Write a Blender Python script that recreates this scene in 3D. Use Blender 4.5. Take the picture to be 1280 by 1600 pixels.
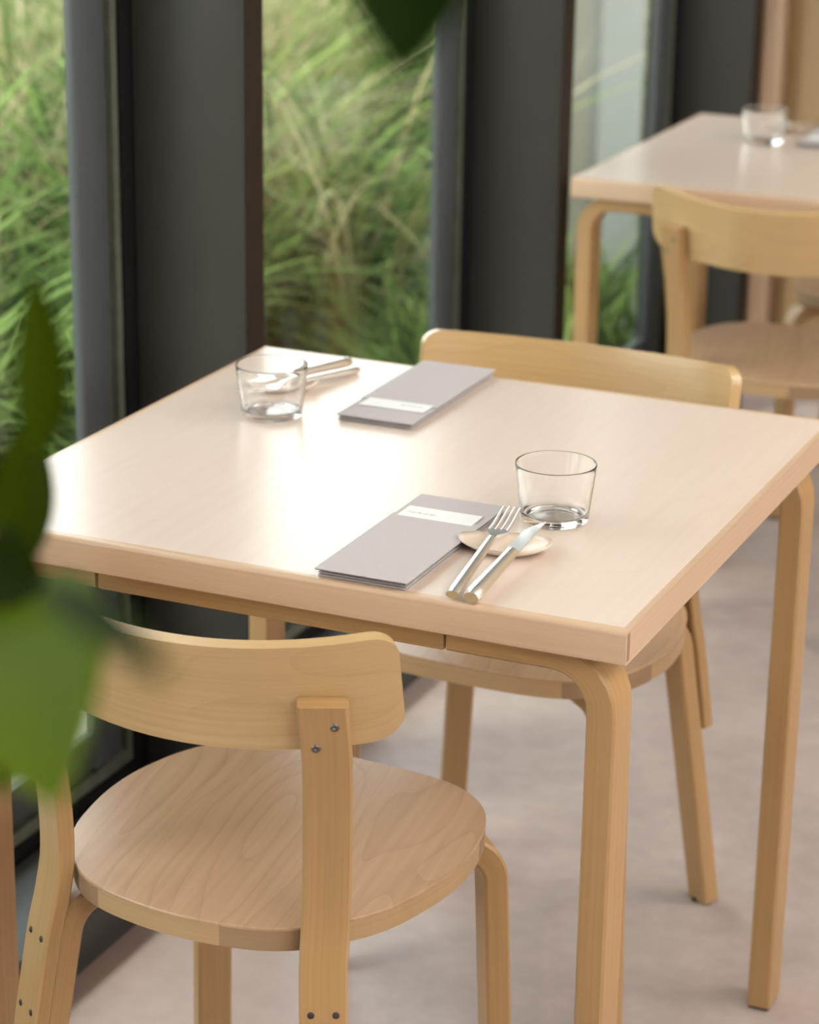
import bpy, bmesh, math, random
import numpy as np
from mathutils import Vector, Matrix
random.seed(7); rng = np.random.default_rng(7)
S = bpy.context.scene
for o in list(bpy.data.objects): bpy.data.objects.remove(o)
C = S.collection
PI = math.pi

# ------------------------------------------------------------------ camera
F, YAW, PITCH, ROLL = 3834.845, -0.411099, -0.329728, 0.0151485
CX, CY, CZ = 0.633098, -1.939673, 1.545353
fw = Vector((math.sin(YAW)*math.cos(PITCH), math.cos(YAW)*math.cos(PITCH), math.sin(PITCH)))
r0 = Vector((math.cos(YAW), -math.sin(YAW), 0)); u0 = r0.cross(fw)
rt = r0*math.cos(ROLL) + u0*math.sin(ROLL); up = u0*math.cos(ROLL) - r0*math.sin(ROLL)
cd = bpy.data.cameras.new('camera'); cam = bpy.data.objects.new('camera', cd); C.objects.link(cam)
cam.matrix_world = Matrix(((rt.x, up.x, -fw.x, CX), (rt.y, up.y, -fw.y, CY), (rt.z, up.z, -fw.z, CZ), (0, 0, 0, 1)))
cd.sensor_fit = 'VERTICAL'; cd.sensor_height = 36; cd.sensor_width = 28.8
cd.lens = F/1600*36; cd.clip_start = .05; cd.clip_end = 200
cd.dof.use_dof = True; cd.dof.focus_distance = 2.32; cd.dof.aperture_fstop = 5.6
S.camera = cam

# ------------------------------------------------------------------ sky, sun, exposure
wd = bpy.data.worlds.new('sky'); S.world = wd; wd.use_nodes = True
nt = wd.node_tree; nt.nodes.clear()
wo = nt.nodes.new('ShaderNodeOutputWorld'); bg = nt.nodes.new('ShaderNodeBackground')
tc = nt.nodes.new('ShaderNodeTexCoord'); sx = nt.nodes.new('ShaderNodeSeparateXYZ'); rp = nt.nodes.new('ShaderNodeValToRGB')
nt.links.new(tc.outputs['Generated'], sx.inputs[0]); nt.links.new(sx.outputs['Z'], rp.inputs[0])
rp.color_ramp.elements[0].position = 0.0; rp.color_ramp.elements[0].color = (1.32, 1.30, 1.26, 1)
rp.color_ramp.elements[1].position = .8; rp.color_ramp.elements[1].color = (.82, .90, 1.0, 1)
nt.links.new(rp.outputs[0], bg.inputs[0]); bg.inputs[1].default_value = 1.5
nt.links.new(bg.outputs[0], wo.inputs[0])
sl = bpy.data.lights.new('sun', 'SUN'); so = bpy.data.objects.new('sun', sl); C.objects.link(so)
sl.energy = 2.2; sl.angle = math.radians(12); sl.color = (1, .95, .86)
so.location = (-3, -3, 6)
so.rotation_euler = Vector((0.50, 0.62, -1.25)).to_track_quat('-Z', 'Y').to_euler()
for lx, ly, lp in ((1.7, -1.7, 31), (2.0, 1.3, 36)):      # added fill lights aimed at the ceiling for soft light from above
    al = bpy.data.lights.new('uplighter', 'AREA'); ao = bpy.data.objects.new('uplighter', al); C.objects.link(ao)
    al.shape = 'DISK'; al.size = .6; al.energy = lp; al.color = (1, .95, .88); ao.location = (lx, ly, 1.95); ao.rotation_euler = (PI, 0, 0)
S.view_settings.view_transform = 'Standard'; S.view_settings.look = 'None'
S.view_settings.gamma = 1; S.view_settings.use_curve_mapping = False
S.view_settings.exposure = 1.38
S.cycles.use_denoising = True
S.cycles.max_bounces = 10; S.cycles.transmission_bounces = 10; S.cycles.transparent_max_bounces = 16
S.cycles.caustics_refractive = True; S.cycles.caustics_reflective = True; S.cycles.blur_glossy = .5
S.cycles.sample_clamp_indirect = 6

# ------------------------------------------------------------------ helpers
def link(o, parent=None):
    C.objects.link(o)
    if parent is not None: o.parent = parent
    return o
def tag(o, label=None, cat=None, group=None, kind=None):
    if label: o['label'] = label
    if cat: o['category'] = cat
    if group: o['group'] = group
    if kind: o['kind'] = kind
    return o
def empty(name, loc=(0, 0, 0), rz=0.0):
    o = bpy.data.objects.new(name, None); o.location = loc; o.rotation_euler = (0, 0, rz)
    o.empty_display_size = .05
    return link(o)
def mesh(name, V, Fc, mat, parent=None, uv=None, smooth=False, loc=None, auto=None):
    me = bpy.data.meshes.new(name); me.from_pydata([tuple(v) for v in V], [], [tuple(f) for f in Fc])
    if uv is not None:
        L = me.uv_layers.new(name='UVMap')
        k = 0
        for p in me.polygons:
            for i in range(p.loop_total): L.data[p.loop_start+i].uv = uv[k]; k += 1
    me.materials.append(mat)
    if smooth: me.polygons.foreach_set('use_smooth', [True]*len(me.polygons))
    me.update()
    o = bpy.data.objects.new(name, me)
    if loc is not None: o.location = loc
    link(o, parent)
    if auto:
        try: me.set_sharp_from_angle(angle=auto)
        except Exception: pass
    return o
def from_bm(name, bm, mat, parent=None, smooth=False, auto=None):
    me = bpy.data.meshes.new(name); bm.to_mesh(me); bm.free(); me.materials.append(mat)
    if smooth: me.polygons.foreach_set('use_smooth', [True]*len(me.polygons))
    o = bpy.data.objects.new(name, me); link(o, parent)
    if auto: me.set_sharp_from_angle(angle=auto)
    return o
def box(name, lo, hi, mat, parent=None, bevel=0.0, grain=0, segs=2):
    """box with UVs in metres, u along axis `grain`"""
    bm = bmesh.new()
    bmesh.ops.create_cube(bm, size=1)
    c = [(a+b)/2 for a, b in zip(lo, hi)]; d = [b-a for a, b in zip(lo, hi)]
    for v in bm.verts: v.co = Vector([c[i]+v.co[i]*d[i] for i in range(3)])
    if bevel > 0: bmesh.ops.bevel(bm, geom=list(bm.edges), offset=bevel, segments=segs, affect='EDGES', profile=.5)
    bm.normal_update()
    box_uv(bm, grain)
    return from_bm(name, bm, mat, parent, smooth=bevel > 0, auto=.6 if bevel > 0 else None)
def box_uv(bm, grain):
    L = bm.loops.layers.uv.new('UVMap'); ax = [i for i in range(3) if i != grain]
    for f in bm.faces:
        n = [abs(f.normal[i]) for i in range(3)]
        oth = ax[0] if n[ax[1]] >= n[ax[0]] else ax[1]
        for l in f.loops:
            co = l.vert.co
            l[L].uv = (co[grain], co[oth]) if n[grain] < .9 else (co[ax[0]]*.3, co[ax[1]])
def resample(P, n):
    P = np.array(P, float); d = np.r_[0, np.cumsum(np.linalg.norm(np.diff(P, axis=0), axis=1))]
    t = np.linspace(0, d[-1], n); return np.stack([np.interp(t, d, P[:, i]) for i in range(P.shape[1])], 1)
def catmull(P, n=6):
    P = np.array(P, float); Q = []
    E = np.vstack([2*P[0]-P[1], P, 2*P[-1]-P[-2]])
    for i in range(1, len(E)-2):
        for t in np.arange(n)/n:
            a, b, c, d = E[i-1], E[i], E[i+1], E[i+2]
            Q.append(.5*((2*b)+(-a+c)*t+(2*a-5*b+4*c-d)*t*t+(-a+3*b-3*c+d)*t**3))
    Q.append(P[-1]); return np.array(Q)
def closed_catmull(P, n=5):
    P = np.array(P, float); N = len(P); Q = []
    for i in range(N):
        a, b, c, d = P[i-1], P[i], P[(i+1) % N], P[(i+2) % N]
        for t in np.arange(n)/n:
            Q.append(.5*((2*b)+(-a+c)*t+(2*a-5*b+4*c-d)*t*t+(-a+3*b-3*c+d)*t**3))
    return np.array(Q)
def sweep(name, path, wdir, w, t, mat, parent=None, ch=.003, wfun=None):
    """rectangular section (w along wdir, t in the bend plane) swept along path; UV u = length"""
    P = [Vector(p) for p in path]; W0 = Vector(wdir).normalized(); V = []; n = len(P)
    prof = [(-w/2+ch, -t/2), (w/2-ch, -t/2), (w/2, -t/2+ch), (w/2, t/2-ch), (w/2-ch, t/2), (-w/2+ch, t/2), (-w/2, t/2-ch), (-w/2, -t/2+ch)]
    per = [0]
    for i in range(8): a = prof[i]; b = prof[(i+1) % 8]; per.append(per[-1]+math.hypot(a[0]-b[0], a[1]-b[1]))
    ln = [0]
    for i in range(1, n): ln.append(ln[-1]+(P[i]-P[i-1]).length)
    for i in range(n):
        T = (P[min(i+1, n-1)]-P[max(i-1, 0)]).normalized()
        N = T.cross(W0).normalized(); W = W0
        s = wfun(i/(n-1)) if wfun else 1
        for a, b in prof: V.append(P[i]+W*(a*s)+N*b)
    Fc = []; uv = []
    for i in range(n-1):
        for j in range(8):
            k = (j+1) % 8
            Fc.append((i*8+j, i*8+k, (i+1)*8+k, (i+1)*8+j))
            uv += [(ln[i], per[j]), (ln[i], per[j+1]), (ln[i+1], per[j+1]), (ln[i+1], per[j])]
    Fc.append(tuple(range(7, -1, -1))); uv += [(prof[j][0]*.3, prof[j][1]) for j in range(7, -1, -1)]
    Fc.append(tuple((n-1)*8+j for j in range(8))); uv += [(prof[j][0]*.3, prof[j][1]) for j in range(8)]
    o = mesh(name, V, Fc, mat, parent, uv)
    bm = bmesh.new(); bm.from_mesh(o.data); bmesh.ops.recalc_face_normals(bm, faces=bm.faces)
    for f in bm.faces: f.smooth = len(f.verts) == 4
    bm.to_mesh(o.data); bm.free(); o.data.set_sharp_from_angle(angle=.6)
    return o
def fillet(a, b, c, r, n=8):
    """points a -> b -> c with corner b rounded at radius r"""
    a, b, c = (Vector(x) for x in (a, b, c)); u = (a-b).normalized(); v = (c-b).normalized()
    ang = u.angle(v); d = r/math.tan(ang/2); p, q = b+u*d, b+v*d
    cen = b+(u+v).normalized()*(r/math.sin(ang/2)); P = [a]
    e1 = p-cen; e2 = q-cen; tot = e1.angle(e2)
    for i in range(n+1):
        t = i/n; P.append(cen+(e1*math.sin((1-t)*tot)+e2*math.sin(t*tot))/math.sin(tot))
    P.append(c); return P
def lathe(name, prof, mat, parent=None, n=64, smooth=True, loc=None):
    V = []; Fc = []
    m = len(prof)
    for r, z in prof:
        for k in range(n): V.append((r*math.cos(2*PI*k/n), r*math.sin(2*PI*k/n), z))
    for i in range(m-1):
        for k in range(n): Fc.append((i*n+k, i*n+(k+1) % n, (i+1)*n+(k+1) % n, (i+1)*n+k))
    Fc.append(tuple(range(n-1, -1, -1))); Fc.append(tuple((m-1)*n+k for k in range(n)))
    return mesh(name, V, Fc, mat, parent, smooth=smooth, loc=loc)
def tube(name, path, radii, mat, parent=None, n=10, flat=1.0, updir=(0, 0, 1)):
    P = [Vector(p) for p in path]; V = []; Fc = []; m = len(P)
    for i in range(m):
        T = (P[min(i+1, m-1)]-P[max(i-1, 0)]).normalized(); U = Vector(updir)
        A = T.cross(U); A = A.normalized() if A.length > 1e-4 else Vector((1, 0, 0)); B = A.cross(T).normalized()
        r = radii[i] if hasattr(radii, '__len__') else radii
        for k in range(n):
            th = 2*PI*k/n; V.append(P[i]+A*(r*math.cos(th))+B*(r*flat*math.sin(th)))
    for i in range(m-1):
        for k in range(n): Fc.append((i*n+k, i*n+(k+1) % n, (i+1)*n+(k+1) % n, (i+1)*n+k))
    Fc.append(tuple(range(n-1, -1, -1))); Fc.append(tuple((m-1)*n+k for k in range(n)))
    return mesh(name, V, Fc, mat, parent, smooth=True, auto=.9)
def copy_tree(o, parent=None):
    c = o.copy(); C.objects.link(c)
    if parent is not None: c.parent = parent; c.matrix_parent_inverse = o.matrix_parent_inverse.copy()
    for ch in list(o.children): copy_tree(ch, c)
    return c

# ------------------------------------------------------------------ materials
def new_mat(name):
    m = bpy.data.materials.new(name); m.use_nodes = True; nt = m.node_tree; nt.nodes.clear()
    out = nt.nodes.new('ShaderNodeOutputMaterial'); b = nt.nodes.new('ShaderNodeBsdfPrincipled')
    nt.links.new(b.outputs[0], out.inputs[0]); return m, nt, b
def N(nt, t, **kw):
    n = nt.nodes.new(t)
    for k, v in kw.items():
        if hasattr(n, k): setattr(n, k, v)
        else: n.inputs[k].default_value = v
    return n
def plain(name, col, rough=.5, metal=0, spec=.5, noise=0, nscale=30, bump=0):
    m, nt, b = new_mat(name)
    b.inputs['Base Color'].default_value = (*col, 1); b.inputs['Roughness'].default_value = rough
    b.inputs['Metallic'].default_value = metal; b.inputs['Specular IOR Level'].default_value = spec
    if noise or bump:
        t = N(nt, 'ShaderNodeTexCoord'); n = N(nt, 'ShaderNodeTexNoise', Scale=nscale, Detail=5.0)
        nt.links.new(t.outputs['Object'], n.inputs['Vector'])
    if noise:
        mx = N(nt, 'ShaderNodeMix', data_type='RGBA')
        mx.inputs['A'].default_value = (*[c*(1-noise) for c in col], 1); mx.inputs['B'].default_value = (*[min(1, c*(1+noise)) for c in col], 1)
        nt.links.new(n.outputs['Fac'], mx.inputs['Factor']); nt.links.new(mx.outputs['Result'], b.inputs['Base Color'])
    if bump:
        bp = N(nt, 'ShaderNodeBump', Strength=bump, Distance=.002); nt.links.new(n.outputs['Fac'], bp.inputs['Height']); nt.links.new(bp.outputs[0], b.inputs['Normal'])
    return m
def wood(name, light, dark, rough=.38, fine=70, broad=14, fig=0.0, contrast=1.0, spec=.5, bump=.04):
    """straight-grained birch; fig > 0 adds flame figure; UV u runs with the grain, in metres"""
    m, nt, b = new_mat(name); L = nt.links.new
    uvn = N(nt, 'ShaderNodeTexCoord'); oi = N(nt, 'ShaderNodeObjectInfo')
    off = N(nt, 'ShaderNodeVectorMath', operation='SCALE'); cv = N(nt, 'ShaderNodeCombineXYZ')
    L(oi.outputs['Random'], cv.inputs[0]); L(oi.outputs['Random'], cv.inputs[1]); L(cv.outputs[0], off.inputs[0]); off.inputs['Scale'].default_value = 13.7
    ad = N(nt, 'ShaderNodeVectorMath', operation='ADD'); L(uvn.outputs['UV'], ad.inputs[0]); L(off.outputs[0], ad.inputs[1])
    def streak(su, sv, det=4, dist=0):
        mp = N(nt, 'ShaderNodeMapping'); mp.inputs['Scale'].default_value = (su, sv, 1); L(ad.outputs[0], mp.inputs[0])
        n = N(nt, 'ShaderNodeTexNoise', Scale=1.0, Detail=float(det), Distortion=float(dist)); L(mp.outputs[0], n.inputs['Vector']); return n
    a = streak(3, fine*4, 5); c = streak(1.6, broad, 3, .4)
    mx = N(nt, 'ShaderNodeMath', operation='MULTIPLY_ADD'); L(a.outputs['Fac'], mx.inputs[0]); mx.inputs[1].default_value = .5
    h = N(nt, 'ShaderNodeMath', operation='MULTIPLY'); L(c.outputs['Fac'], h.inputs[0]); h.inputs[1].default_value = .5; L(h.outputs[0], mx.inputs[2])
    fac = mx
    if fig > 0:
        # cathedral figure: rings of a noise field stretched along the grain
        f = streak(1.5, 5.0, 2, .1)
        r = N(nt, 'ShaderNodeMath', operation='MULTIPLY'); L(f.outputs['Fac'], r.inputs[0]); r.inputs[1].default_value = 15.0
        fr = N(nt, 'ShaderNodeMath', operation='FRACT'); L(r.outputs[0], fr.inputs[0])
        pw = N(nt, 'ShaderNodeMath', operation='POWER'); L(fr.outputs[0], pw.inputs[0]); pw.inputs[1].default_value = 6.0
        ml = N(nt, 'ShaderNodeMath', operation='MULTIPLY_ADD'); L(pw.outputs[0], ml.inputs[0]); ml.inputs[1].default_value = -fig; L(mx.outputs[0], ml.inputs[2])
        fac = ml
    rp = N(nt, 'ShaderNodeMapRange'); rp.inputs['From Min'].default_value = .5-.22/contrast; rp.inputs['From Max'].default_value = .5+.22/contrast
    L(fac.outputs[0], rp.inputs['Value'])
    cm = N(nt, 'ShaderNodeMix', data_type='RGBA'); cm.inputs['A'].default_value = (*dark, 1); cm.inputs['B'].default_value = (*light, 1)
    L(rp.outputs[0], cm.inputs['Factor'])
    # small piece-to-piece tone difference
    hv = N(nt, 'ShaderNodeHueSaturation'); vr = N(nt, 'ShaderNodeMapRange'); vr.inputs['To Min'].default_value = .94; vr.inputs['To Max'].default_value = 1.05
    L(oi.outputs['Random'], vr.inputs['Value']); L(vr.outputs[0], hv.inputs['Value']); L(cm.outputs['Result'], hv.inputs['Color'])
    L(hv.outputs[0], b.inputs['Base Color'])
    b.inputs['Roughness'].default_value = rough; b.inputs['Specular IOR Level'].default_value = spec
    bp = N(nt, 'ShaderNodeBump', Strength=bump, Distance=.0006); L(a.outputs['Fac'], bp.inputs['Height']); L(bp.outputs[0], b.inputs['Normal'])
    return m

M = {}
M['birch'] = wood('birch', (.53, .36, .195), (.41, .26, .13), rough=.36)
M['birch_leg'] = wood('birch_leg', (.475, .295, .135), (.36, .21, .085), rough=.36, contrast=1.1)
M['birch_end'] = wood('birch_end_grain', (.36, .235, .135), (.27, .17, .095), rough=.5)
M['back_ply'] = wood('back_veneer', (.61, .42, .21), (.48, .31, .14), rough=.24, fig=.12, broad=6, spec=.8, contrast=.85)
M['seat_veneer'] = wood('seat_veneer', (.57, .385, .245), (.42, .26, .15), rough=.27, fig=.18, broad=4, fine=30, spec=.6, contrast=.8)
M['table_top'] = wood('table_veneer', (.70, .585, .51), (.635, .515, .435), rough=.28, fig=.10, broad=4, fine=25, spec=.9, bump=.01)
M['edge'] = wood('edge_band_birch', (.64, .455, .31), (.53, .36, .23), rough=.30, spec=.7)
M['edge_end'] = wood('edge_end_grain', (.36, .235, .14), (.28, .175, .10), rough=.5)
M['ply_wall'] = wood('plywood_wall', (.42, .295, .15), (.33, .22, .105), rough=.5, broad=4, fig=.05)
M['post_wood'] = wood('post_wood', (.44, .31, .205), (.34, .23, .145), rough=.5)
M['linen'] = plain('grey_linen', (.47, .44, .44), rough=.9, spec=.15, noise=.10, nscale=900, bump=.25)
M['paper'] = plain('white_paper', (.74, .74, .735), rough=.7)
M['ink'] = plain('grey_ink', (.22, .21, .21), rough=.8)
M['steel'] = plain('satin_steel', (.93, .92, .90), rough=.26, metal=1)
M['screw'] = plain('dark_screw', (.22, .21, .20), rough=.35, metal=1)
M['screw_dark'] = plain('blackened_screw', (.07, .06, .055), rough=.45, metal=.5)
M['stoneware'] = plain('cream_stoneware', (.72, .60, .50), rough=.28, noise=.04, nscale=60)
M['felt'] = plain('dark_felt', (.03, .028, .026), rough=.95)
M['anthracite'] = plain('anthracite_metal', (.048, .048, .043), rough=.42, spec=.4, noise=.08, nscale=6)
M['frame_metal'] = plain('frame_metal', (.075, .085, .09), rough=.38, spec=.6)
M['bronze'] = plain('bronze_edge', (.020, .013, .009), rough=.6, spec=.2)
M['black_gap'] = plain('black_rubber', (.008, .008, .008), rough=.8, spec=.2)
M['gasket'] = plain('aluminium_spacer', (.27, .29, .23), rough=.35, metal=.6, noise=.3, nscale=40)
M['ledge'] = plain('ledge_metal', (.045, .047, .047), rough=.5)
M['ceiling'] = plain('white_ceiling', (.80, .79, .76), rough=.9)
M['plaster'] = plain('white_plaster', (.74, .72, .68), rough=.9)
M['gravel'] = plain('pale_gravel', (.42, .40, .33), rough=.95, noise=.35, nscale=60)
M['soil'] = plain('soil', (.055, .075, .03), rough=1, noise=.4, nscale=8)
M['column_paint'] = plain('pale_render', (.20, .215, .195), rough=.8)
M['pot'] = plain('clay_pot', (.30, .29, .27), rough=.6)
M['stem'] = plain('plant_stem', (.05, .065, .02), rough=.6)

def concrete():
    m, nt, b = new_mat('polished_concrete'); L = nt.links.new
    t = N(nt, 'ShaderNodeTexCoord')
    a = N(nt, 'ShaderNodeTexNoise', Scale=2.6, Detail=8.0, Roughness=.62); c = N(nt, 'ShaderNodeTexNoise', Scale=22.0, Detail=7.0, Roughness=.65)
    d = N(nt, 'ShaderNodeTexNoise', Scale=1.3, Detail=3.0)
    for n in (a, c, d): L(t.outputs['Object'], n.inputs['Vector'])
    s = N(nt, 'ShaderNodeMath', operation='ADD'); L(a.outputs['Fac'], s.inputs[0])
    s2 = N(nt, 'ShaderNodeMath', operation='MULTIPLY'); L(c.outputs['Fac'], s2.inputs[0]); s2.inputs[1].default_value = .55; L(s2.outputs[0], s.inputs[1])
    r = N(nt, 'ShaderNodeMapRange'); r.inputs['From Min'].default_value = .5; r.inputs['From Max'].default_value = 1.05; L(s.outputs[0], r.inputs['Value'])
    mx = N(nt, 'ShaderNodeMix', data_type='RGBA'); mx.inputs['A'].default_value = (.285, .23, .21, 1); mx.inputs['B'].default_value = (.455, .38, .355, 1); L(r.outputs[0], mx.inputs['Factor'])
    pk = N(nt, 'ShaderNodeMix', data_type='RGBA'); pk.inputs['B'].default_value = (.44, .315, .285, 1); L(mx.outputs['Result'], pk.inputs['A'])
    pr = N(nt, 'ShaderNodeMapRange'); pr.inputs['From Min'].default_value = .5; pr.inputs['From Max'].default_value = .72; pr.inputs['To Max'].default_value = .55; L(d.outputs['Fac'], pr.inputs['Value']); L(pr.outputs[0], pk.inputs['Factor'])
    L(pk.outputs['Result'], b.inputs['Base Color']); b.inputs['Roughness'].default_value = .42; b.inputs['Specular IOR Level'].default_value = .35
    bp = N(nt, 'ShaderNodeBump', Strength=.08, Distance=.002); L(c.outputs['Fac'], bp.inputs['Height']); L(bp.outputs[0], b.inputs['Normal'])
    return m
M['concrete'] = concrete()
def pane_mat():
    m = bpy.data.materials.new('window_glass'); m.use_nodes = True; nt = m.node_tree; nt.nodes.clear(); L = nt.links.new
    out = N(nt, 'ShaderNodeOutputMaterial'); lw = N(nt, 'ShaderNodeLayerWeight'); lw.inputs['Blend'].default_value = .5
    p5 = N(nt, 'ShaderNodeMath', operation='POWER'); L(lw.outputs['Facing'], p5.inputs[0]); p5.inputs[1].default_value = 5
    fr = N(nt, 'ShaderNodeMath', operation='MULTIPLY_ADD'); L(p5.outputs[0], fr.inputs[0]); fr.inputs[1].default_value = .96; fr.inputs[2].default_value = .04      # Schlick
    tr = N(nt, 'ShaderNodeBsdfTransparent'); gl = N(nt, 'ShaderNodeBsdfGlossy')
    tr.inputs[0].default_value = (.95, .98, .96, 1); gl.inputs['Roughness'].default_value = .0
    mx = N(nt, 'ShaderNodeMixShader'); L(fr.outputs[0], mx.inputs[0]); L(tr.outputs[0], mx.inputs[1]); L(gl.outputs[0], mx.inputs[2]); L(mx.outputs[0], out.inputs[0])
    return m
M['pane'] = pane_mat()
def glass_mat():
    m = bpy.data.materials.new('clear_glass'); m.use_nodes = True; nt = m.node_tree; nt.nodes.clear()
    out = N(nt, 'ShaderNodeOutputMaterial'); g = N(nt, 'ShaderNodeBsdfGlass', Roughness=0.0, IOR=1.47); g.inputs['Color'].default_value = (1, 1, 1, 1)
    nt.links.new(g.outputs[0], out.inputs[0]); return m
M['glass'] = glass_mat()
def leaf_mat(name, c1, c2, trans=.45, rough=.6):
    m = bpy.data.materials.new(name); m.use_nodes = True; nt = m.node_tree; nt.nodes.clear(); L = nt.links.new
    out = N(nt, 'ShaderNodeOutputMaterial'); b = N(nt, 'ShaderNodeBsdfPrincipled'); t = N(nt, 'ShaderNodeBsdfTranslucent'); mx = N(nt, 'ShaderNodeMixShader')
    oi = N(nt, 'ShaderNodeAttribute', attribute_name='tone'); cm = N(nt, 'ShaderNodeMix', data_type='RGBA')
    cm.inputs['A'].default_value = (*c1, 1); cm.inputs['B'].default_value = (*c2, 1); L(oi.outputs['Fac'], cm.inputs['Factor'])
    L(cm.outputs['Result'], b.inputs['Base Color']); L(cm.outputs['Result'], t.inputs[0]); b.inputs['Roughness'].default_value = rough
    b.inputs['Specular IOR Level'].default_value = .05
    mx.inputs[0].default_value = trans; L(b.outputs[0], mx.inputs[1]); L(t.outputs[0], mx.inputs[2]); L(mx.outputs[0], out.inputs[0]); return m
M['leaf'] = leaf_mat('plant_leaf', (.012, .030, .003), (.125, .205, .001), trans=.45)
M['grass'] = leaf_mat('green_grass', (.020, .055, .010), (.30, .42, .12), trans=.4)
M['straw'] = leaf_mat('straw_grass', (.26, .22, .09), (.62, .56, .36), trans=.35)

# ------------------------------------------------------------------ setting: room shell
XF, XW = -.80, -.97          # fronts of the fins, inner plane of the glazing
ZC = 2.75
def st(o): o['kind'] = 'structure'; return o
st(box('floor', (XF-.12, -4.2, -.06), (4.2, 3.55, 0), M['concrete']))
st(box('ceiling', (-1.8, -4.2, ZC), (4.2, 3.75, ZC+.1), M['ceiling']))
wr = st(empty('wall_right'))
box('parapet', (4.2, -4.2, 0), (4.3, 3.75, 1.5), M['post_wood'], wr, grain=2); box('lintel', (4.2, -4.2, 2.65), (4.3, 3.75, ZC), M['plaster'], wr)
for yy in (-4.2, -2.2, -.2, 1.8, 3.55): box('pier', (4.2, yy, 1.5), (4.3, yy+.2, 2.65), M['plaster'], wr)
st(box('wall_front', (XW-.02, -4.4, 0), (4.3, -4.2, ZC), M['post_wood'], grain=2))
st(box('wall_left', (XW-.05, -4.2, 0), (XW, -1.55, ZC), M['plaster']))
wb = st(box('wall_back', (XW-.02, 3.55, 0), (4.2, 3.75, ZC), M['ply_wall'], grain=2))
tr = st(empty('trim_10', (0, 0, 0)))
for k, (a, b_, d) in enumerate(((-.925, -.893, .05), (-.891, -.858, .035), (-.856, -.838, .05))):
    box('post_board', (a, 3.55-d, 0), (b_, 3.549, ZC), M['post_wood'], tr, bevel=.002, grain=2)
tb = st(empty('trim_11'))
for k in range(6):
    box('wall_panel', (-.835+k*.6, 3.538, .0), (-.835+k*.6+.597, 3.549, .92), M['ply_wall'], tb, bevel=.001, grain=2)
    box('wall_panel', (-.835+k*.6, 3.538, .923), (-.835+k*.6+.597, 3.549, ZC), M['ply_wall'], tb, bevel=.001, grain=2)

# fins (deep dark mullions) and the glazing between them
fins = [-1.505, -.345, .815, 1.975, 3.14]
for i, y in enumerate(fins):
    r = st(empty('trim_%d' % (i+1)))
    box('fin_panel', (XW+.004, y, 0), (XF-.004, y+.044, ZC), M['anthracite'], r, bevel=.0015)
    box('edge_strip', (XF-.004, y, 0), (XF, y+.044, ZC), M['bronze'], r)  # dark brown front end of the fin
    box('joint_filler', (XW-.05, y-.028, 0), (XW+.002, y+.07, ZC), M['black_gap'], r)
bl = st(empty('baseboard_left'))
box('ledge', (XW+.01, -4.2, 0), (XF-.02, 3.14, .085), M['ledge'], bl, bevel=.003)
box('ledge_joint', (XW-.05, -4.2, 0), (XW+.004, 3.14, .100), M['black_gap'], bl)
for i in range(len(fins)-1):
    y0, y1 = fins[i]+.07, fins[i+1]-.028        # clear opening between the joints
    w = st(empty('window_%d' % (i+1)))
    zb, zt = .100, 2.62
    g = .014
    # bright spacer strip all round
    for nm, lo, hi in (('spacer_strip', (XW-.03, y1-g, zb), (XW-.002, y1, zt)), ('spacer_strip', (XW-.03, y0, zb), (XW-.002, y0+g, zt)),
                       ('spacer_strip', (XW-.03, y0+g, zb), (XW-.002, y1-g, zb+.018)), ('spacer_strip', (XW-.03, y0+g, zt-.018), (XW-.002, y1-g, zt))):
        box(nm, lo, hi, M['gasket'], w)
    a, b_ = y0+g+.008, y1-g-.010
    fwid = .074
    for nm, lo, hi in (('stile', (XW-.020, b_-fwid, zb+.02), (XW-.004, b_, zt-.02)), ('stile', (XW-.020, a, zb+.02), (XW-.004, a+fwid, zt-.02)),
                       ('rail', (XW-.020, a+fwid, zb+.024), (XW-.004, b_-fwid, zb+.024+.055)), ('rail', (XW-.020, a+fwid, zt-.024-.07), (XW-.004, b_-fwid, zt-.024))):
        box(nm, lo, hi, M['frame_metal'], w, bevel=.004)
    for yy in (a-.004, b_+.004):
        box('seal', (XW-.05, yy-.004, zb+.02), (XW-.016, yy+.005, zt-.02), M['black_gap'], w)
    box('seal', (XW-.05, a, zb+.018), (XW-.016, b_, zb+.024), M['black_gap'], w)
    box('pane', (XW-.017, a+fwid-.006, zb+.072), (XW-.011, b_-fwid+.01, zt-.085), M['pane'], w)
    box('header', (XW-.06, fins[i]+.044, zt), (XW, fins[i+1], ZC), M['anthracite'], w)

# outside ground
st(box('ground', (-14, -6, -.12), (XF-.12, 22, -.02), M['soil']))
st(box('trim_12', (-1.42, -6, -.02), (XW-.05, 2.3, .03), M['gravel']))

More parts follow.
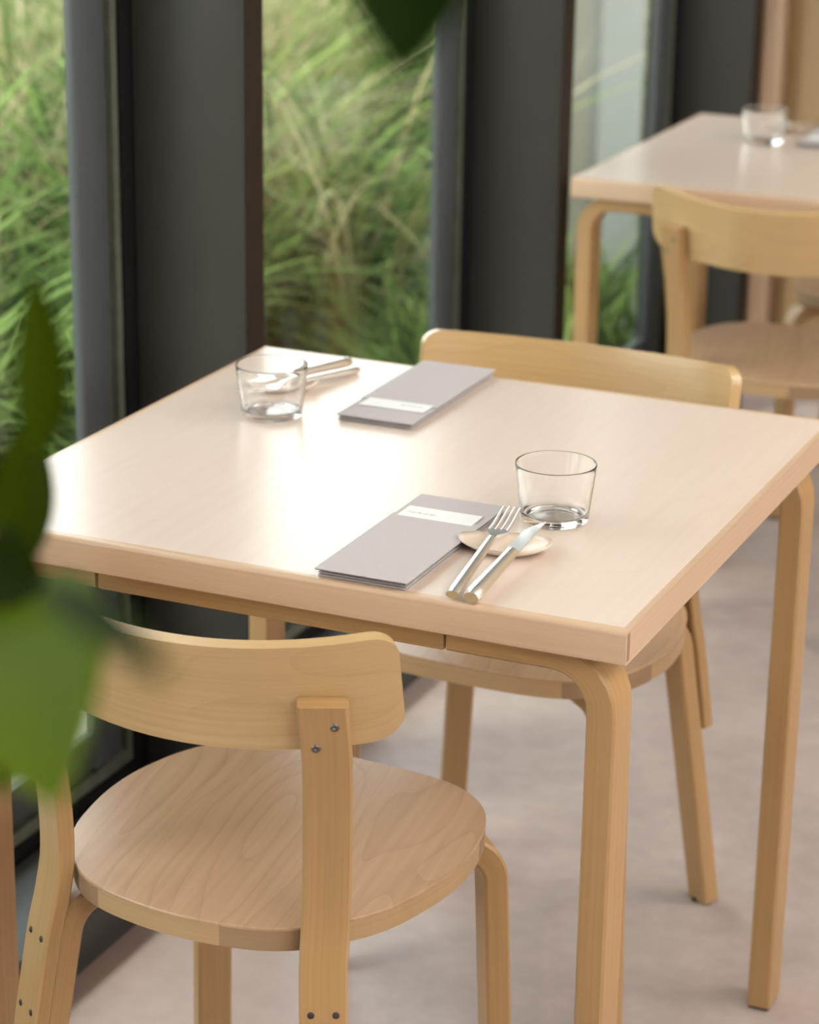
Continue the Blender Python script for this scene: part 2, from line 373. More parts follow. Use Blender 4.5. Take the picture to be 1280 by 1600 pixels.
# ------------------------------------------------------------------ table
def build_table():
    t = empty('dining_table')
    W, D, T, H = .731, .730, .0331, .74
    e = .011
    # local origin at the front left corner of the top, on the floor
    box('tabletop', (.006, e, H-T), (W-.006, D-e, H), M['table_top'], t, grain=1)
    for y0, sg in ((0, 1), (D, -1)):
        r = .0045; pr = [(e, -T), (.0015, -T), (0, -T+.0015)]+[(r-r*math.cos(a), -r+r*math.sin(a)) for a in np.linspace(0, PI/2, 7)]+[(e, 0)]
        V = [(x, y0+sg*a, H+b) for x in (0, W) for a, b in pr]; n = len(pr)
        Fc = [(i, (i+1) % n, n+(i+1) % n, n+i) for i in range(n)]+[tuple(range(n-1, -1, -1)), tuple(range(n, 2*n))]
        cl = [0]
        for i in range(n): cl.append(cl[-1]+math.dist(pr[i], pr[(i+1) % n]))
        uv = []
        for i in range(n): uv += [(0, cl[i]), (0, cl[i+1]), (W, cl[i+1]), (W, cl[i])]
        uv += [(.2*pr[i][0], pr[i][1]) for i in range(n-1, -1, -1)]+[(.2*pr[i][0], pr[i][1]) for i in range(n)]
        o = mesh('edge_band', V, Fc, M['edge'], t, uv, smooth=True)
        bm = bmesh.new(); bm.from_mesh(o.data); bmesh.ops.recalc_face_normals(bm, faces=bm.faces); bm.to_mesh(o.data); bm.free()
        o.data.set_sharp_from_angle(angle=.6)
    box('edge_band', (0, e, H-T), (.006, D-e, H-.0004), M['edge'], t, grain=1)
    box('edge_band', (W-.006, e, H-T), (W, D-e, H-.0004), M['edge'], t, grain=1)
    for y in (0, D):     # end grain of the long bands shows at the corners
        for x in (0, W):
            xx = -.0004 if x == 0 else W+.0004
            box('band_end', (min(x, xx), (y+.0035 if y == 0 else y-e+.0012), H-T+.0035), (max(x, xx), (y+e-.0012 if y == 0 else y-.0035), H-.0035), M['edge_end'], t)
    lt, lw, zt = .0285, .050, H-T
    ah = .0225
    for sx_ in (0, 1):
        for sy in (0, 1):
            xo = .006 if sx_ == 0 else W-.0125
            d = 1 if sx_ == 0 else -1
            yc = (.016+lw/2) if sy == 0 else D-.016-lw/2
            zc = zt-ah/2
            xa = xo+d*lt/2
            p = fillet((xa, yc, .004), (xa, yc, zc), (xo+d*.168, yc, zc), .048, 16)
            # the stock thins from leg thickness to rail height round the bend
            o = sweep_taper('leg', p, (0, 1, 0), lw, lt, ah, M['birch_leg'], t)
            box('foot_glide', (xa-lt/2+.002, yc-lw/2+.002, 0), (xa+lt/2-.002, yc+lw/2-.002, .005), M['felt'], o)
    for y0 in (.016, D-.016-lw):
        box('rail', (.177, y0, zt-ah), (W-.183, y0+lw, zt), M['birch_leg'], t, bevel=.0015, grain=0)
    return t
def sweep_taper(name, path, wdir, w, t0, t1, mat, parent):
    n = len(path); P = resample(path, 64)
    o = sweep(name, P, wdir, w, 1.0, mat, parent, ch=0)
    o.data.clear_geometry() if False else None
    bpy.data.objects.remove(o)
    # explicit build with varying thickness
    Pv = [Vector(p) for p in P]; W0 = Vector(wdir).normalized(); V = []; ch = .0025; m = len(Pv); ln = [0]
    for i in range(1, m): ln.append(ln[-1]+(Pv[i]-Pv[i-1]).length)
    for i in range(m):
        T = (Pv[min(i+1, m-1)]-Pv[max(i-1, 0)]).normalized(); Nn = T.cross(W0).normalized()
        s = min(1, max(0, 1-abs(T.z))); s = s*s*(3-2*s); t = t0*(1-s)+t1*s
        for a, b in ((-w/2+ch, -t/2), (w/2-ch, -t/2), (w/2, -t/2+ch), (w/2, t/2-ch), (w/2-ch, t/2), (-w/2+ch, t/2), (-w/2, t/2-ch), (-w/2, -t/2+ch)): V.append(Pv[i]+W0*a+Nn*b)
    per = [0, .045, .0485, .075, .0785, .123, .1265, .152, .1555]
    Fc = []; uv = []
    for i in range(m-1):
        for j in range(8):
            k = (j+1) % 8; Fc.append((i*8+j, i*8+k, (i+1)*8+k, (i+1)*8+j)); uv += [(ln[i], per[j]), (ln[i], per[j+1]), (ln[i+1], per[j+1]), (ln[i+1], per[j])]
    Fc.append(tuple(range(7, -1, -1))); uv += [(0, .01*j) for j in range(8)]
    Fc.append(tuple((m-1)*8+j for j in range(8))); uv += [(0, .01*j) for j in range(8)]
    o = mesh(name, V, Fc, mat, parent, uv)
    bm = bmesh.new(); bm.from_mesh(o.data); bmesh.ops.recalc_face_normals(bm, faces=bm.faces)
    for f in bm.faces: f.smooth = len(f.verts) == 4
    bm.to_mesh(o.data); bm.free(); o.data.set_sharp_from_angle(angle=.6)
    return o
table = build_table(); table.location = (-.731, 0, 0)
tag(table, 'square birch table in front with two place settings and bright window glare', 'table', 'square birch tables by the window')
table2 = copy_tree(table); table2.location = (-.768, 1.939, 0)
tag(table2, 'blurred square birch table at the back by the wooden wall', 'table', 'square birch tables by the window')

# ------------------------------------------------------------------ chair
HS = .4505
OUT = [(0, .2), (.063, .199), (.116, .190), (.158, .163), (.183, .125), (.198, .07), (.2015, .02), (.195, -.035), (.180, -.09), (.154, -.133), (.121, -.167), (.085, -.185), (.04, -.1945), (0, -.197)]
OUTL = np.array(OUT+[(-x, y) for x, y in OUT[-2:0:-1]])*[.978, .976]
OL = closed_catmull(OUTL, 5)
def inset(P, d):
    T = np.roll(P, -1, 0)-np.roll(P, 1, 0); T /= np.linalg.norm(T, axis=1)[:, None]
    return P+np.stack([T[:, 1], -T[:, 0]], 1)*d       # outline runs clockwise: right side is inward
def slab(name, P, z0, z1, mat, parent, bev=0, grain=(-.175, .985)):
    n = len(P); V = []; g = np.array(grain)/np.hypot(*grain); h = np.array([-g[1], g[0]])
    rings = [(0, z0), (0, z1-bev), (bev*.3, z1-bev*.3), (bev, z1)] if bev else [(0, z0), (0, z1)]
    for d, z in rings:
        Q = inset(P, d) if d else P
        V += [(x, y, z) for x, y in Q]
    Fc = []
    for i in range(len(rings)-1):
        for k in range(n): Fc.append((i*n+k, i*n+(k+1) % n, (i+1)*n+(k+1) % n, (i+1)*n+k))
    Fc.append(tuple(range(n))); Fc.append(tuple((len(rings)-1)*n+k for k in range(n-1, -1, -1)))
    uv = []
    for f in Fc:
        for v in f:
            p = np.array(V[v][:2]); uv.append((float(p@g), float(p@h)))
    o = mesh(name, V, Fc, mat, parent, uv)
    bm = bmesh.new(); bm.from_mesh(o.data); bmesh.ops.recalc_face_normals(bm, faces=bm.faces); bm.to_mesh(o.data); bm.free()
    return o
BW, BS, BTH, BZ, BH, BYK, BT = .2131, .0813, .2001, .7530, .1065, -.145, .014
BR = (BW**2+BS**2)/(2*BS)
def backp(v, k, f):
    d = math.sqrt((BR-BT*f)**2-v*v)-(BR-BS)
    return (v, BYK-d*math.cos(BTH)-k*math.sin(BTH), BZ-d*math.sin(BTH)+k*math.cos(BTH))
def build_back(parent):
    nv, nk = 44, 7; V = []; r1, r2 = .020, .026; idx = {}
    vs = [BW*math.sin(x*PI/2) for x in np.linspace(-1, 1, nv)]
    for f in (0, 1):
        for i, v in enumerate(vs):
            ex = abs(v)-(BW-r1); kt = -(r1-math.sqrt(max(0, r1*r1-ex*ex))) if ex > 0 else 0
            ex = abs(v)-(BW-r2); kb = -BH+((r2-math.sqrt(max(0, r2*r2-ex*ex))) if ex > 0 else 0)
            for j in range(nk):
                k = kt+(kb-kt)*j/(nk-1)
                q = f
                vv = v*(BR-BT*f)/BR
                V.append(backp(vv, k, f)); idx[f, i, j] = len(V)-1
    Fc = []; uv = []
    U = lambda f, i, j: (BR*math.asin(vs[i]/BR), -BH*j/(nk-1)+(.3 if f else 0))
    def quad(L):
        Fc.append([idx[x] for x in L]); uv.extend([U(*x) for x in L])
    for f in (0, 1):
        for i in range(nv-1):
            for j in range(nk-1): quad([(f, i, j), (f, i+1, j), (f, i+1, j+1), (f, i, j+1)])
    for i in range(nv-1):
        for j in (0, nk-1): quad([(0, i, j), (0, i+1, j), (1, i+1, j), (1, i, j)])
    for j in range(nk-1):
        for i in (0, nv-1): quad([(0, i, j), (0, i, j+1), (1, i, j+1), (1, i, j)])
    o = mesh('backrest', V, Fc, M['back_ply'], parent, uv)
    bm = bmesh.new(); bm.from_mesh(o.data); bmesh.ops.recalc_face_normals(bm, faces=bm.faces)
    for f in bm.faces: f.smooth = True
    bm.to_mesh(o.data); bm.free(); o.data.set_sharp_from_angle(angle=.7)
    return o
def build_chair():
    c = empty('dining_chair')
    slab('seat', OL, HS-.0032, HS, M['seat_veneer'], c, bev=.0012)
    slab('seat_core', inset(OL, .0125), HS-.0240, HS-.0033, M['birch_end'], c)
    # solid wood rim in eight lengths, long grain and end grain by turns
    n = len(OL); A = np.degrees(np.arctan2(OL[:, 0], OL[:, 1])) % 360      # clockwise from the front
    cuts = [30, 66, 138, 164, 206, 236, 294, 328]
    Pin = inset(OL, .012); Pout = inset(OL, .0006)
    for s in range(8):
        a0, a1 = cuts[s], cuts[(s+1) % 8]; span = (a1-a0) % 360
        ang = [a0+span*t for t in np.linspace(.001, .999, 14)]
        def at(Q, a):
            a %= 360; AA = np.r_[A, A[:2]+360]; o = np.argsort(A)
            xs = np.interp(a, np.r_[A[o]-360, A[o], A[o]+360], np.tile(Q[o, 0], 3)); ys = np.interp(a, np.r_[A[o]-360, A[o], A[o]+360], np.tile(Q[o, 1], 3)); return xs, ys
        V = []; Fc = []; uv = []
        for i, a in enumerate(ang):
            xo, yo = at(Pout, a); xi, yi = at(Pin, a)
            V += [(xo, yo, HS-.0240), (xo, yo, HS-.0033), (xi, yi, HS-.0033), (xi, yi, HS-.0240)]
        m = len(ang); ln = [0]
        for i in range(1, m): ln.append(ln[-1]+math.dist(V[4*i], V[4*i-4]))
        for i in range(m-1):
            for j in range(4):
                k = (j+1) % 4; Fc.append((4*i+j, 4*i+k, 4*i+4+k, 4*i+4+j)); uv += [(ln[i], j*.021), (ln[i], j*.021+.021), (ln[i+1], j*.021+.021), (ln[i+1], j*.021)]
        Fc += [(3, 2, 1, 0), (4*m-4, 4*m-3, 4*m-2, 4*m-1)]; uv += [(0, 0)]*8
        dark = s in (0, 2, 4, 6)
        o = mesh('rim_segment', V, Fc, M['birch_end'] if dark else M['birch'], c, uv)
        if dark: o['label'] = 'darker end-grain length of the seat rim'
        bm = bmesh.new(); bm.from_mesh(o.data); bmesh.ops.recalc_face_normals(bm, faces=bm.faces); bm.to_mesh(o.data); bm.free()
    zt = HS-.0242
    # front legs, bent in radial planes 47 degrees off straight ahead, slightly splayed
    for s in (-1, 1):
        ph = math.radians(47); d = Vector((s*math.sin(ph), math.cos(ph), 0)); wd_ = Vector((math.cos(ph), -s*math.sin(ph), 0)) if s > 0 else Vector((math.cos(ph), math.sin(ph), 0))
        t = .0265; cz = zt-t/2
        foot = Vector((s*.1725, .1647, 0))+d*(.045*.25); foot.z = .004
        topc = Vector((s*.1725, .1647, 0))-d*(.045*(cz-.25)); topc.z = cz
        inn = topc-d*.17; inn.z = cz
        o = sweep('leg', resample(fillet(foot, topc, inn, .042, 16), 60), wd_, .0385, t, M['birch_leg'], c)
        box('foot_glide', (foot.x-.012, foot.y-.012, 0), (foot.x+.012, foot.y+.012, .006), M['felt'], o)
    # rear legs splay backwards; the uprights are screwed to their outer faces
    for s in (-1, 1):
        ph = math.radians(36); d = Vector((s*math.sin(ph), -math.cos(ph), 0))
        p2 = math.radians(29); dd = Vector((s*math.sin(p2), -math.cos(p2), 0)); wd_ = Vector((math.cos(p2), s*math.sin(p2), 0))
        t = .0265; cz = zt-t/2
        q = Vector((s*.1467, -.152, 0)); sl_ = .172
        foot = q+d*(sl_*.3776); foot.z = .004
        topc = q-d*(sl_*(cz-.3776)); topc.z = cz
        inn = topc-dd*.16; inn.z = cz
        o = sweep('leg', resample(fillet(foot, topc, inn, .042, 16), 60), wd_, .035, t, M['birch_leg'], c)
        box('foot_glide', (foot.x-.012, foot.y-.012, 0), (foot.x+.012, foot.y+.012, .006), M['felt'], o)
        path = catmull([(s*.1672, -.1878, .262), (s*.1637, -.183, .30), (s*.1557, -.1725, .3776), (s*.1505, -.1635, .42), (s*.1485, -.156, .46), (s*.1500, -.156, .52), (s*.1545, -.1635, .59), (s*.1585, -.173, .641), (s*.1600, -.1835, .692)], 6)
        u_ = sweep('back_upright', path, wd_, .045, .0175, M['birch_leg'], c, ch=.0025)
        for (z, off, kk) in ((.3776, -.0115, 0), (.3776, .0115, 0), (.30, -.0115, 0), (.30, .0115, 0), (.672, .009, 1), (.650, -.009, 1)):
            px = np.array([np.interp(z, path[:, 2], path[:, i]) for i in (0, 1)])
            tz = np.array([np.interp(z+.01, path[:, 2], path[:, i])-np.interp(z-.01, path[:, 2], path[:, i]) for i in (0, 1)])/.02
            T = Vector((tz[0], tz[1], 1)).normalized(); nrm = T.cross(wd_).normalized()
            if nrm.y > 0: nrm = -nrm
            ctr = Vector((px[0], px[1], z))+wd_*(off*(s if kk == 0 else 1))+nrm*.00875
            r = .0034 if kk == 0 else .0042
            prof = [(r, -.003), (r, .0004), (r*.8, .0012), (r*.35, .0014), (r*.3, .0004)] if kk else [(r, -.003), (r, .0002), (r*.85, .0006), (r*.15, .0008)]
            sc_ = lathe('screw', prof, M['screw'] if kk else M['screw_dark'], u_, n=14)
            sc_.rotation_mode = 'QUATERNION'; sc_.rotation_quaternion = nrm.to_track_quat('Z', 'Y'); sc_.location = ctr
    build_back(c)
    return c
chairA = build_chair(); chairA.location = (-.37235, .03417, 0); chairA.rotation_euler[2] = -.0593
G = 'birch chairs with curved backs'
tag(chairA, 'nearest birch chair with its curved back and screwed uprights turned to us', 'chair', G)
for loc, rz, lab in (((-.35988, .70958, 0), PI-.00742, 'birch chair across the front table, pushed in with its backrest above the far edge'),
                     ((-.39945, 2.04625, 0), -.0121, 'blurred birch chair with its back to us, pushed in at the rear table'),
                     ((-.345, 2.662, 0), PI-.0074, 'blurred birch chair beyond the rear table, mostly hidden behind it')):
    c = copy_tree(chairA); c.location = loc; c.rotation_euler[2] = rz; tag(c, lab, 'chair', G)

# ------------------------------------------------------------------ things on the tables
TZ = .74
def build_glass():
    out_ = [(.0345+.0067*t, .0036+.0552*t) for t in np.linspace(0, 1, 14)]
    inn = [(.0328+.0068*t, .0115+.0473*t) for t in np.linspace(1, 0, 14)]
    base_o = [(.0005, .0026), (.012, .0024), (.021, .0017), (.0265, .0007), (.0285, .0001), (.0298, .0), (.0312, .0001), (.0328, .0007), (.0340, .0020)]
    rim = [(.0412, .0594), (.0410, .0601), (.0405, .0604), (.0400, .0601), (.0397, .0594)]
    base_i = [(.0326, .0105), (.0318, .0090), (.0300, .0078), (.0280, .0073), (.0260, .0071), (.015, .0069), (.0005, .0068)]
    o = lathe('water_glass', base_o+out_+rim+inn+base_i, M['glass'], n=80)
    return o
g1 = build_glass(); g1.location = (-.1669, .2601, TZ)
tag(g1, 'clear glass tumbler beside the fork and knife at the near place setting', 'glass', 'clear glass tumblers')
for loc, lab in (((-.5872, .4619, TZ), 'clear glass tumbler at the window side of the front table, before the far cutlery'), ((-.5706, 2.418, TZ), 'blurred clear glass tumbler on the rear table')):
    g = g1.copy(); C.objects.link(g); g.location = loc; tag(g, lab, 'glass', 'clear glass tumblers')

def build_napkin():
    """origin at the middle of the folded cloth; long side along y, the pocket mouth towards +y"""
    n = empty('napkin'); W, D = .094, .250
    def sheet(name, x0, x1, y0, y1, z0, th, sag, par, rnd=True):
        nx, ny = 8, 16; V = []; Fc = []
        for f in (0, 1):
            for j in range(ny+1):
                for i in range(nx+1):
                    x = x0+(x1-x0)*i/nx; y = y0+(y1-y0)*j/ny
                    e = min(1, min(i, nx-i)/1.5)*min(1, min(j, ny-j)/1.5)
                    z = z0+(th*(.55+.45*e) if f else th*(.2-.2*e))+sag*math.sin(7*y+x0*50)*.0004
                    V.append((x, y, z))
        m = (nx+1)*(ny+1); I = lambda f, i, j: f*m+j*(nx+1)+i
        for j in range(ny):
            for i in range(nx):
                Fc.append((I(1, i, j), I(1, i+1, j), I(1, i+1, j+1), I(1, i, j+1))); Fc.append((I(0, i, j), I(0, i, j+1), I(0, i+1, j+1), I(0, i+1, j)))
        for i in range(nx): Fc.append((I(0, i, 0), I(0, i+1, 0), I(1, i+1, 0), I(1, i, 0))); Fc.append((I(0, i+1, ny), I(0, i, ny), I(1, i, ny), I(1, i+1, ny)))
        for j in range(ny): Fc.append((I(0, 0, j+1), I(0, 0, j), I(1, 0, j), I(1, 0, j+1))); Fc.append((I(0, nx, j), I(0, nx, j+1), I(1, nx, j+1), I(1, nx, j)))
        return mesh(name, V, Fc, M['linen'], par, smooth=True, auto=.8)
    z = 0
    for k in range(5):
        th = .00145; dx = [0, .0012, .0004, .0016, .0008][k]; dy = [.0015, .0, .002, .0008, .0015][k]
        sheet('cloth_fold', -W/2+.0015+dx*.5, W/2-.0012-dx, -D/2+dy+.002, D/2-dy-.001, z, th, 0, n); z += th
    sheet('cloth_fold', -W/2, W/2, -D/2, D/2, z, .0012, 1, n); z += .0012       # back sheet of the pocket
    o = sheet('pocket_front', -W/2-.0004, W/2+.0006, -D/2-.001, D/2-.068, z, .0012, 1, n)
    lb = box('paper_slip', (-.041, D/2-.075, z+.0001), (.039, D/2-.043, z+.0006), M['paper'], n)
    # one short line of faint print on the slip, too small to read in the photograph: pen-like strokes
    V = []; Fc = []; rr = random.Random(3); x = -.034
    for k in range(9):
        h = .0046 if k in (0, 3, 7) else .0032
        for (ax, ay, bx, by) in ((0, 0, .0006, h), (.0006, h, .0022, h*.8), (.0014, 0, .0022, h*.8))[:2+k % 2]:
            dx, dy = bx-ax, by-ay; l = math.hypot(dx, dy); nx_, ny_ = -dy/l*.0003, dx/l*.0003; b0 = len(V)
            for (px, py) in ((ax+nx_, ay+ny_), (ax-nx_, ay-ny_), (bx-nx_, by-ny_), (bx+nx_, by+ny_)): V.append((x+px, D/2-.0635+py, z+.00066))
            Fc.append((b0, b0+1, b0+2, b0+3))
        x += .0034
    mesh('printed_line', V, Fc, M['ink'], lb)
    return n
n1 = build_napkin(); n1.location = (-.2640, .1310, TZ)
tag(n1, 'folded grey linen napkin left of the near fork, white slip towards the middle', 'napkin', 'folded grey linen napkins')
for loc, rz, lab in (((-.4650, .6000, TZ), PI, 'folded grey linen napkin beside the far chair, white paper slip at its near end'), ((-.458, 2.525, TZ), PI, 'blurred folded grey napkin on the rear table at the edge of the picture')):
    n2 = copy_tree(n1); n2.location = loc; n2.rotation_euler[2] = rz; tag(n2, lab, 'napkin', 'folded grey linen napkins')

def build_rest():
    """small cream stoneware leaf dish that the cutlery leans on; long axis x"""
    prof = []; nr, na = 7, 40; V = []; Fc = []
    def pt(r, a, under):
        x = .0465*r*math.cos(a); y = .0285*r*math.sin(a)*(1+.12*math.cos(a))
        z = .0015+.0095*(r**2.6)+.002*r*math.cos(2*a)*r
        if under: z = max(0, z-.0034-.001*(1-r)); x *= .985; y *= .985
        return (x, y, z)
    for under in (0, 1):
        V.append(pt(0, 0, under)); b0 = len(V)
        for i in range(1, nr+1):
            for k in range(na): V.append(pt(i/nr, 2*PI*k/na, under))
    half = 1+nr*na
    for u_ in (0, 1):
        o = u_*half
        for k in range(na):
            Fc.append((o, o+1+k, o+1+(k+1) % na))
            for i in range(nr-1): a = o+1+i*na; Fc.append((a+k, a+na+k, a+na+(k+1) % na, a+(k+1) % na))
    a = 1+(nr-1)*na
    for k in range(na): Fc.append((a+k, half+a+k, half+a+(k+1) % na, a+(k+1) % na))
    o = mesh('cutlery_rest', V, Fc, M['stoneware'], smooth=True)
    bm = bmesh.new(); bm.from_mesh(o.data); bmesh.ops.recalc_face_normals(bm, faces=bm.faces); bm.to_mesh(o.data); bm.free()
    return o
r1_ = build_rest(); r1_.location = (-.1775, .1530, TZ); r1_.rotation_euler[2] = .19
tag(r1_, 'small cream ceramic rest under the near fork and knife', 'cutlery rest', 'cream cutlery rests')
def build_fork():
    """handle end at the origin, head towards +y"""
    f = empty('fork'); P = []; R = []
    for t in np.linspace(0, 1, 14):
        P.append((0, .004+.136*t, .0042+.0*t)); R.append(.0074-.0028*t if t > .02 else .0064)
    tube('handle', P, R, M['steel'], f, n=14, flat=.62)
    V = []; Fc = []
    # neck and palm: flat tapered plate, then four tines
    def zc(y): s = (y-.138)/.070; return .0042-.0028*math.sin(min(1, max(0, s))*PI)+.0015*max(0, s)
    sec = [(.138, .0040, .0022), (.146, .0036, .0018), (.152, .0070, .0012), (.158, .0098, .0010), (.166, .0106, .0009)]
    for y, w, h in sec: V += [(-w, y, zc(y)-h), (w, y, zc(y)-h), (w, y, zc(y)+h), (-w, y, zc(y)+h)]
    for i in range(len(sec)-1):
        for j in range(4): k = (j+1) % 4; Fc.append((4*i+j, 4*i+k, 4*i+4+k, 4*i+4+j))
    Fc += [(3, 2, 1, 0), (4*len(sec)-4, 4*len(sec)-3, 4*len(sec)-2, 4*len(sec)-1)]
    hd = mesh('head', V, Fc, M['steel'], f)
    for k in range(4):
        x0 = -.0089+.00593*k; P = [(x0*(1-.05*t), .164+.052*t, zc(.164+.052*t)) for t in np.linspace(0, 1, 9)]
        tube('tine', P, [.0017-.0008*t*t for t in np.linspace(0, 1, 9)], M['steel'], hd, n=8, flat=.7)
    return f
def build_knife():
    k = empty('knife'); P = []; R = []
    for t in np.linspace(0, 1, 16):
        P.append((0, .003+.112*t, .0062)); R.append((.0094 if t > .03 else .0078)-.0026*t)
    tube('handle', P, R, M['steel'], k, n=8, flat=.72)
    V = []; Fc = []; sec = []
    for t in np.linspace(0, 1, 14):
        y = .113+.082*t; lo = -.0062+.0 if t < .04 else -.0078+.001*t; hi = .0065
        if t > .62: lo = lo+(hi-lo-.001)*((t-.62)/.38)**1.6
        hi_ = hi-.0006*t
        sec.append((y, lo, hi_))
    for y, a, b in sec: V += [(a, y, .0062-.0003), (b, y, .0062-.0009), (b, y, .0062+.0009), (a, y, .0062+.0003)]
    for i in range(len(sec)-1):
        for j in range(4): q = (j+1) % 4; Fc.append((4*i+j, 4*i+q, 4*i+4+q, 4*i+4+j))
    Fc += [(3, 2, 1, 0), (4*len(sec)-4, 4*len(sec)-3, 4*len(sec)-2, 4*len(sec)-1)]
    mesh('blade', V, Fc, M['steel'], k)
    return k
def lay(o, a, b, za, zb):
    d = Vector((b[0]-a[0], b[1]-a[1], zb-za)); o.location = (a[0], a[1], za)
    o.rotation_mode = 'XYZ'; o.rotation_euler = (math.atan2(d.z, math.hypot(d.x, d.y)), 0, math.atan2(-d.x, d.y))
fk = build_fork(); lay(fk, (-.1705, .0020), (-.1945, .2100), TZ+.0012, TZ+.0165)
tag(fk, 'steel fork beside the near grey napkin, tines on the cream rest', 'fork', 'steel forks')
kf = build_knife(); lay(kf, (-.1510, -.0010), (-.1570, .1980), TZ+.0010, TZ+.0150)
tag(kf, 'steel knife right of the near fork, blade on the cream rest', 'knife', 'steel knives')
r2_ = r1_.copy(); C.objects.link(r2_); r2_.location = (-.6250, .5570, TZ); r2_.rotation_euler[2] = .55
tag(r2_, 'small cream ceramic rest seen through the tumbler at the window side', 'cutlery rest', 'cream cutlery rests')
fk2 = copy_tree(fk); lay(fk2, (-.5720, .6350), (-.6230, .4700+.0), TZ+.0002, TZ+.0160)
lay(fk2, (-.5740, .6680), (-.6230, .4720), TZ+.0002, TZ+.0160)
tag(fk2, 'steel fork behind the tumbler at the window side, handle pointing away', 'fork', 'steel forks')
kf2 = copy_tree(kf); lay(kf2, (-.5960, .6880), (-.6350, .4980), TZ+.0004, TZ+.0150)
tag(kf2, 'steel knife behind the tumbler at the window side, next to the far fork', 'knife', 'steel knives')
r3_ = r1_.copy(); C.objects.link(r3_); r3_.location = (-.565, 2.545, TZ); r3_.rotation_euler[2] = .4
tag(r3_, 'blurred cream ceramic rest behind the tumbler on the rear table', 'cutlery rest', 'cream cutlery rests')
kf3 = copy_tree(kf); lay(kf3, (-.545, 2.650), (-.570, 2.455), TZ+.0004, TZ+.0150); tag(kf3, 'blurred steel knife behind the tumbler on the rear table', 'knife', 'steel knives')
fk3 = copy_tree(fk); lay(fk3, (-.520, 2.650), (-.545, 2.455), TZ+.0002, TZ+.0160); tag(fk3, 'blurred steel fork beside the napkin on the rear table', 'fork', 'steel forks')

# ------------------------------------------------------------------ grasses outside
GV, GF, GT, GM = [], [], [], []
def blades(mi, spots, per, hmin, hmax, wid, lean, droop=1.0, seg=8):
    V, Fc, tone = GV, GF, GT
    for (x, y, s) in spots:
        for _ in range(per):
            a = random.uniform(0, 2*PI); r = abs(random.gauss(0, .09))*s; h = random.uniform(hmin, hmax)*s; l = random.gauss(lean, lean*.45)*h
            bx, by = x+r*math.cos(a), y+r*math.sin(a); a2 = a+random.gauss(0, .6); a2 = PI-a2 if bx+math.cos(a2)*l*1.35 > -1.1 else a2; ca, sa = math.cos(a2), math.sin(a2)
            w = wid*random.uniform(.5, 1.4); tw = random.uniform(-1, 1); tn = min(1, max(0, random.gauss(.5, .32))); b0 = len(V)
            dr = droop*random.uniform(.3, 1.5)
            for i in range(seg+1):
                t = i/seg; ho = l*(t**1.6)*(1+.3*t); zz = h*(t-dr*.45*t**3.0); ww = w*(1-t**2.2)*(.75+.25*min(1, t*4))*.5+.0002
                px, py = bx+ca*ho, by+sa*ho; th = a2+PI/2+tw*t
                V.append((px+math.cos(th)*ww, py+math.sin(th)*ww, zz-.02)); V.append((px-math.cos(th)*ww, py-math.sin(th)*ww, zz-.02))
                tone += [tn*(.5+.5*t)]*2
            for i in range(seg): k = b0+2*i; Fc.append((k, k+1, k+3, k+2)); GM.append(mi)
def grass_object():
    name = 'meadow_grass'; V = np.array(GV, np.float32)
    me = bpy.data.meshes.new(name); me.vertices.add(len(V)); me.vertices.foreach_set('co', V.ravel())
    Fa = np.array(GF, np.int32); me.loops.add(Fa.size); me.loops.foreach_set('vertex_index', Fa.ravel())
    me.polygons.add(len(Fa)); me.polygons.foreach_set('loop_start', np.arange(len(Fa))*4)
    at = me.attributes.new('tone', 'FLOAT', 'POINT'); at.data.foreach_set('value', GT)
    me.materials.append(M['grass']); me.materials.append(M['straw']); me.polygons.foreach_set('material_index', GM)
    me.update(calc_edges=True); me.polygons.foreach_set('use_smooth', [True]*len(me.polygons))
    o = bpy.data.objects.new(name, me); link(o)
    tag(o, 'long arching green grass mixed with straw-coloured stalks, growing outside the windows', 'grass', kind='stuff')
def ok(x, y): return not (-2.5 < x < -1.0 and 3.4 < y < 5.6)
sp = []
while len(sp) < 300:
    x = -1.72-3.8*random.random()**1.2; y = random.uniform(.4, 11.5)
    if ok(x, y): sp.append((x, y, random.uniform(.7, 1.2)*(1+.05*(-x-1.5))))
blades(0, sp, 56, .5, .98, .025, .55)
blades(0, [(random.uniform(-2.4, -2.05), random.uniform(4.7, 5.4), 1) for _ in range(16)], 60, .6, .95, .018, .22)
sp2 = []
while len(sp2) < 230:
    x = -1.6-3.0*random.random(); y = random.uniform(2.9, 7.0)
    if ok(x, y): sp2.append((x, y, random.uniform(.8, 1.15)))
blades(1, sp2, 30, .5, 1.05, .010, .65, droop=.9)
blades(1, [(-1.7-3*random.random(), random.uniform(.6, 11), 1) for _ in range(60)], 14, .6, 1.1, .008, .6, droop=.8)
blades(0, [(random.uniform(-1.42, -1.22), random.uniform(2.5, 3.55), random.uniform(.8, 1.1)) for _ in range(40)], 45, .22, .46, .013, .5)
grass_object()

# pale panel added outside the third window to stand in for a glass reflection
pc = box('outside_post', (-1.60, 4.16, -.02), (-1.50, 4.52, 3.0), M['column_paint']); tag(pc, 'pale grey upright panel standing outside behind the third window', 'post')

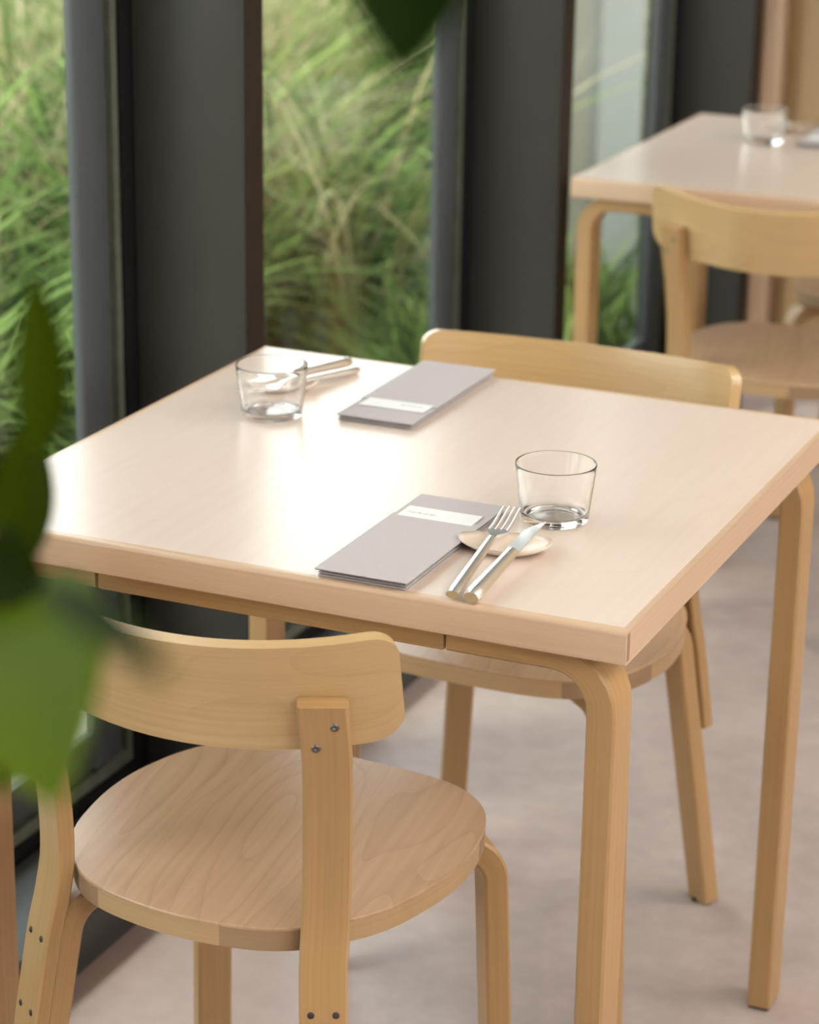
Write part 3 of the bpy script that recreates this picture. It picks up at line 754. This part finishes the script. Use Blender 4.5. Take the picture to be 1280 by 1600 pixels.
# ------------------------------------------------------------------ foreground plant
plant = empty('potted_plant', (-.16, -1.28, 0))
tag(plant, 'leafy green potted plant close to the camera, out-of-focus leaves at left and top', 'plant')
def PL(p): return Vector(p)-Vector((-.16, -1.28, 0))
lathe('pot', [(.09, 0), (.10, .01), (.135, .24), (.14, .25), (.128, .25), (.12, .20), (.001, .20)], M['pot'], plant, n=40)
def leaf(base, tip, width, nrm, curl=.12, name='leaf', wpos=.45, lit_tone=.35):
    b, t = PL(base), PL(tip); ax = t-b; Ln = ax.length; ax.normalize(); n_ = Vector(nrm); n_ = (n_-ax*n_.dot(ax)).normalized(); sd = ax.cross(n_)
    nu, nv = 16, 8; V = []; Fc = []
    for f in (0, 1):
        for i in range(nu+1):
            u = i/nu; q = u**(math.log(.5)/math.log(wpos)); hw = width/2*math.sin(PI*min(1, max(0, q)))**.8+.0006
            for j in range(nv+1):
                s = 2*j/nv-1
                p = b+ax*(Ln*u)+sd*(hw*s)+n_*(curl*Ln*(4*u*(1-u))*.5-abs(s)**1.5*hw*-.25+(-.0003 if f else .0))
                V.append(p)
    m = (nu+1)*(nv+1)
    for f in (0, 1):
        for i in range(nu):
            for j in range(nv):
                a = f*m+i*(nv+1)+j; q = (a, a+1, a+nv+2, a+nv+1); Fc.append(q if f == 0 else q[::-1])
    for i in range(nu):
        for j in (0, nv): a = i*(nv+1)+j; Fc.append((a, a+nv+1, m+a+nv+1, m+a))
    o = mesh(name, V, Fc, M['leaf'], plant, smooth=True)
    at = o.data.attributes.new('tone', 'FLOAT', 'POINT'); at.data.foreach_set('value', [lit_tone]*len(V))  # leaf brightness painted in: shaded leaves dark, backlit leaves bright
    return o
def ray(px, py, d):
    return Vector((CX, CY, CZ))+(fw+rt*((px-640)/F)-up*((py-800)/F))*d
tocam = -fw
DL = 1.10
node = ray(15, 905, DL)
tube('stem', [PL(p) for p in catmull([(-.16, -1.28, .19), (-.17, -1.30, .6), (-.12, -1.28, 1.0), ray(-120, 930, DL), node, ray(25, 880, DL)], 5)], .0042, M['stem'], plant, n=10)
tube('stem', [PL(p) for p in catmull([(-.155, -1.285, .19), (-.22, -1.33, .8), (-.20, -1.30, 1.5), (-.05, -1.22, 1.78), ray(600, -420, .74), ray(640, -330, .72)], 5)], .0040, M['stem'], plant, n=10)
tipN = tocam+rt*.2
leaf(ray(40, 880, DL), ray(48, 655, DL*1.01), .0330, tocam-rt*.35+up*.1, curl=.06, wpos=.42, lit_tone=.36)
leaf(ray(62, 715, DL*.9), ray(50, 425, DL*.86), .0215, tocam+rt*.55, curl=.05, lit_tone=.42)
leaf(ray(25, 915, DL*.95), ray(90, 1262, DL*.68), .066, tocam+up*.35, curl=.08, wpos=.52, lit_tone=1)
leaf(ray(-10, 940, DL*.97), ray(-10, 1250, DL*.72), .048, tocam+rt*.3, curl=.10, lit_tone=.6)
leaf(ray(70, 915, DL*.6), ray(262, 1066, DL*.52), .0115, tocam+up*.8, curl=.05, lit_tone=.1)
leaf(ray(-40, 900, DL*.9), ray(72, 915, DL*.88), .042, tocam+up*.2, curl=.05, lit_tone=.15)
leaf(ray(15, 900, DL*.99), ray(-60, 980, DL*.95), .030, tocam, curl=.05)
leaf(ray(655, -330, .72), ray(628, 118, .70), .045, tocam+up*.1, curl=.05, wpos=.5, lit_tone=0)
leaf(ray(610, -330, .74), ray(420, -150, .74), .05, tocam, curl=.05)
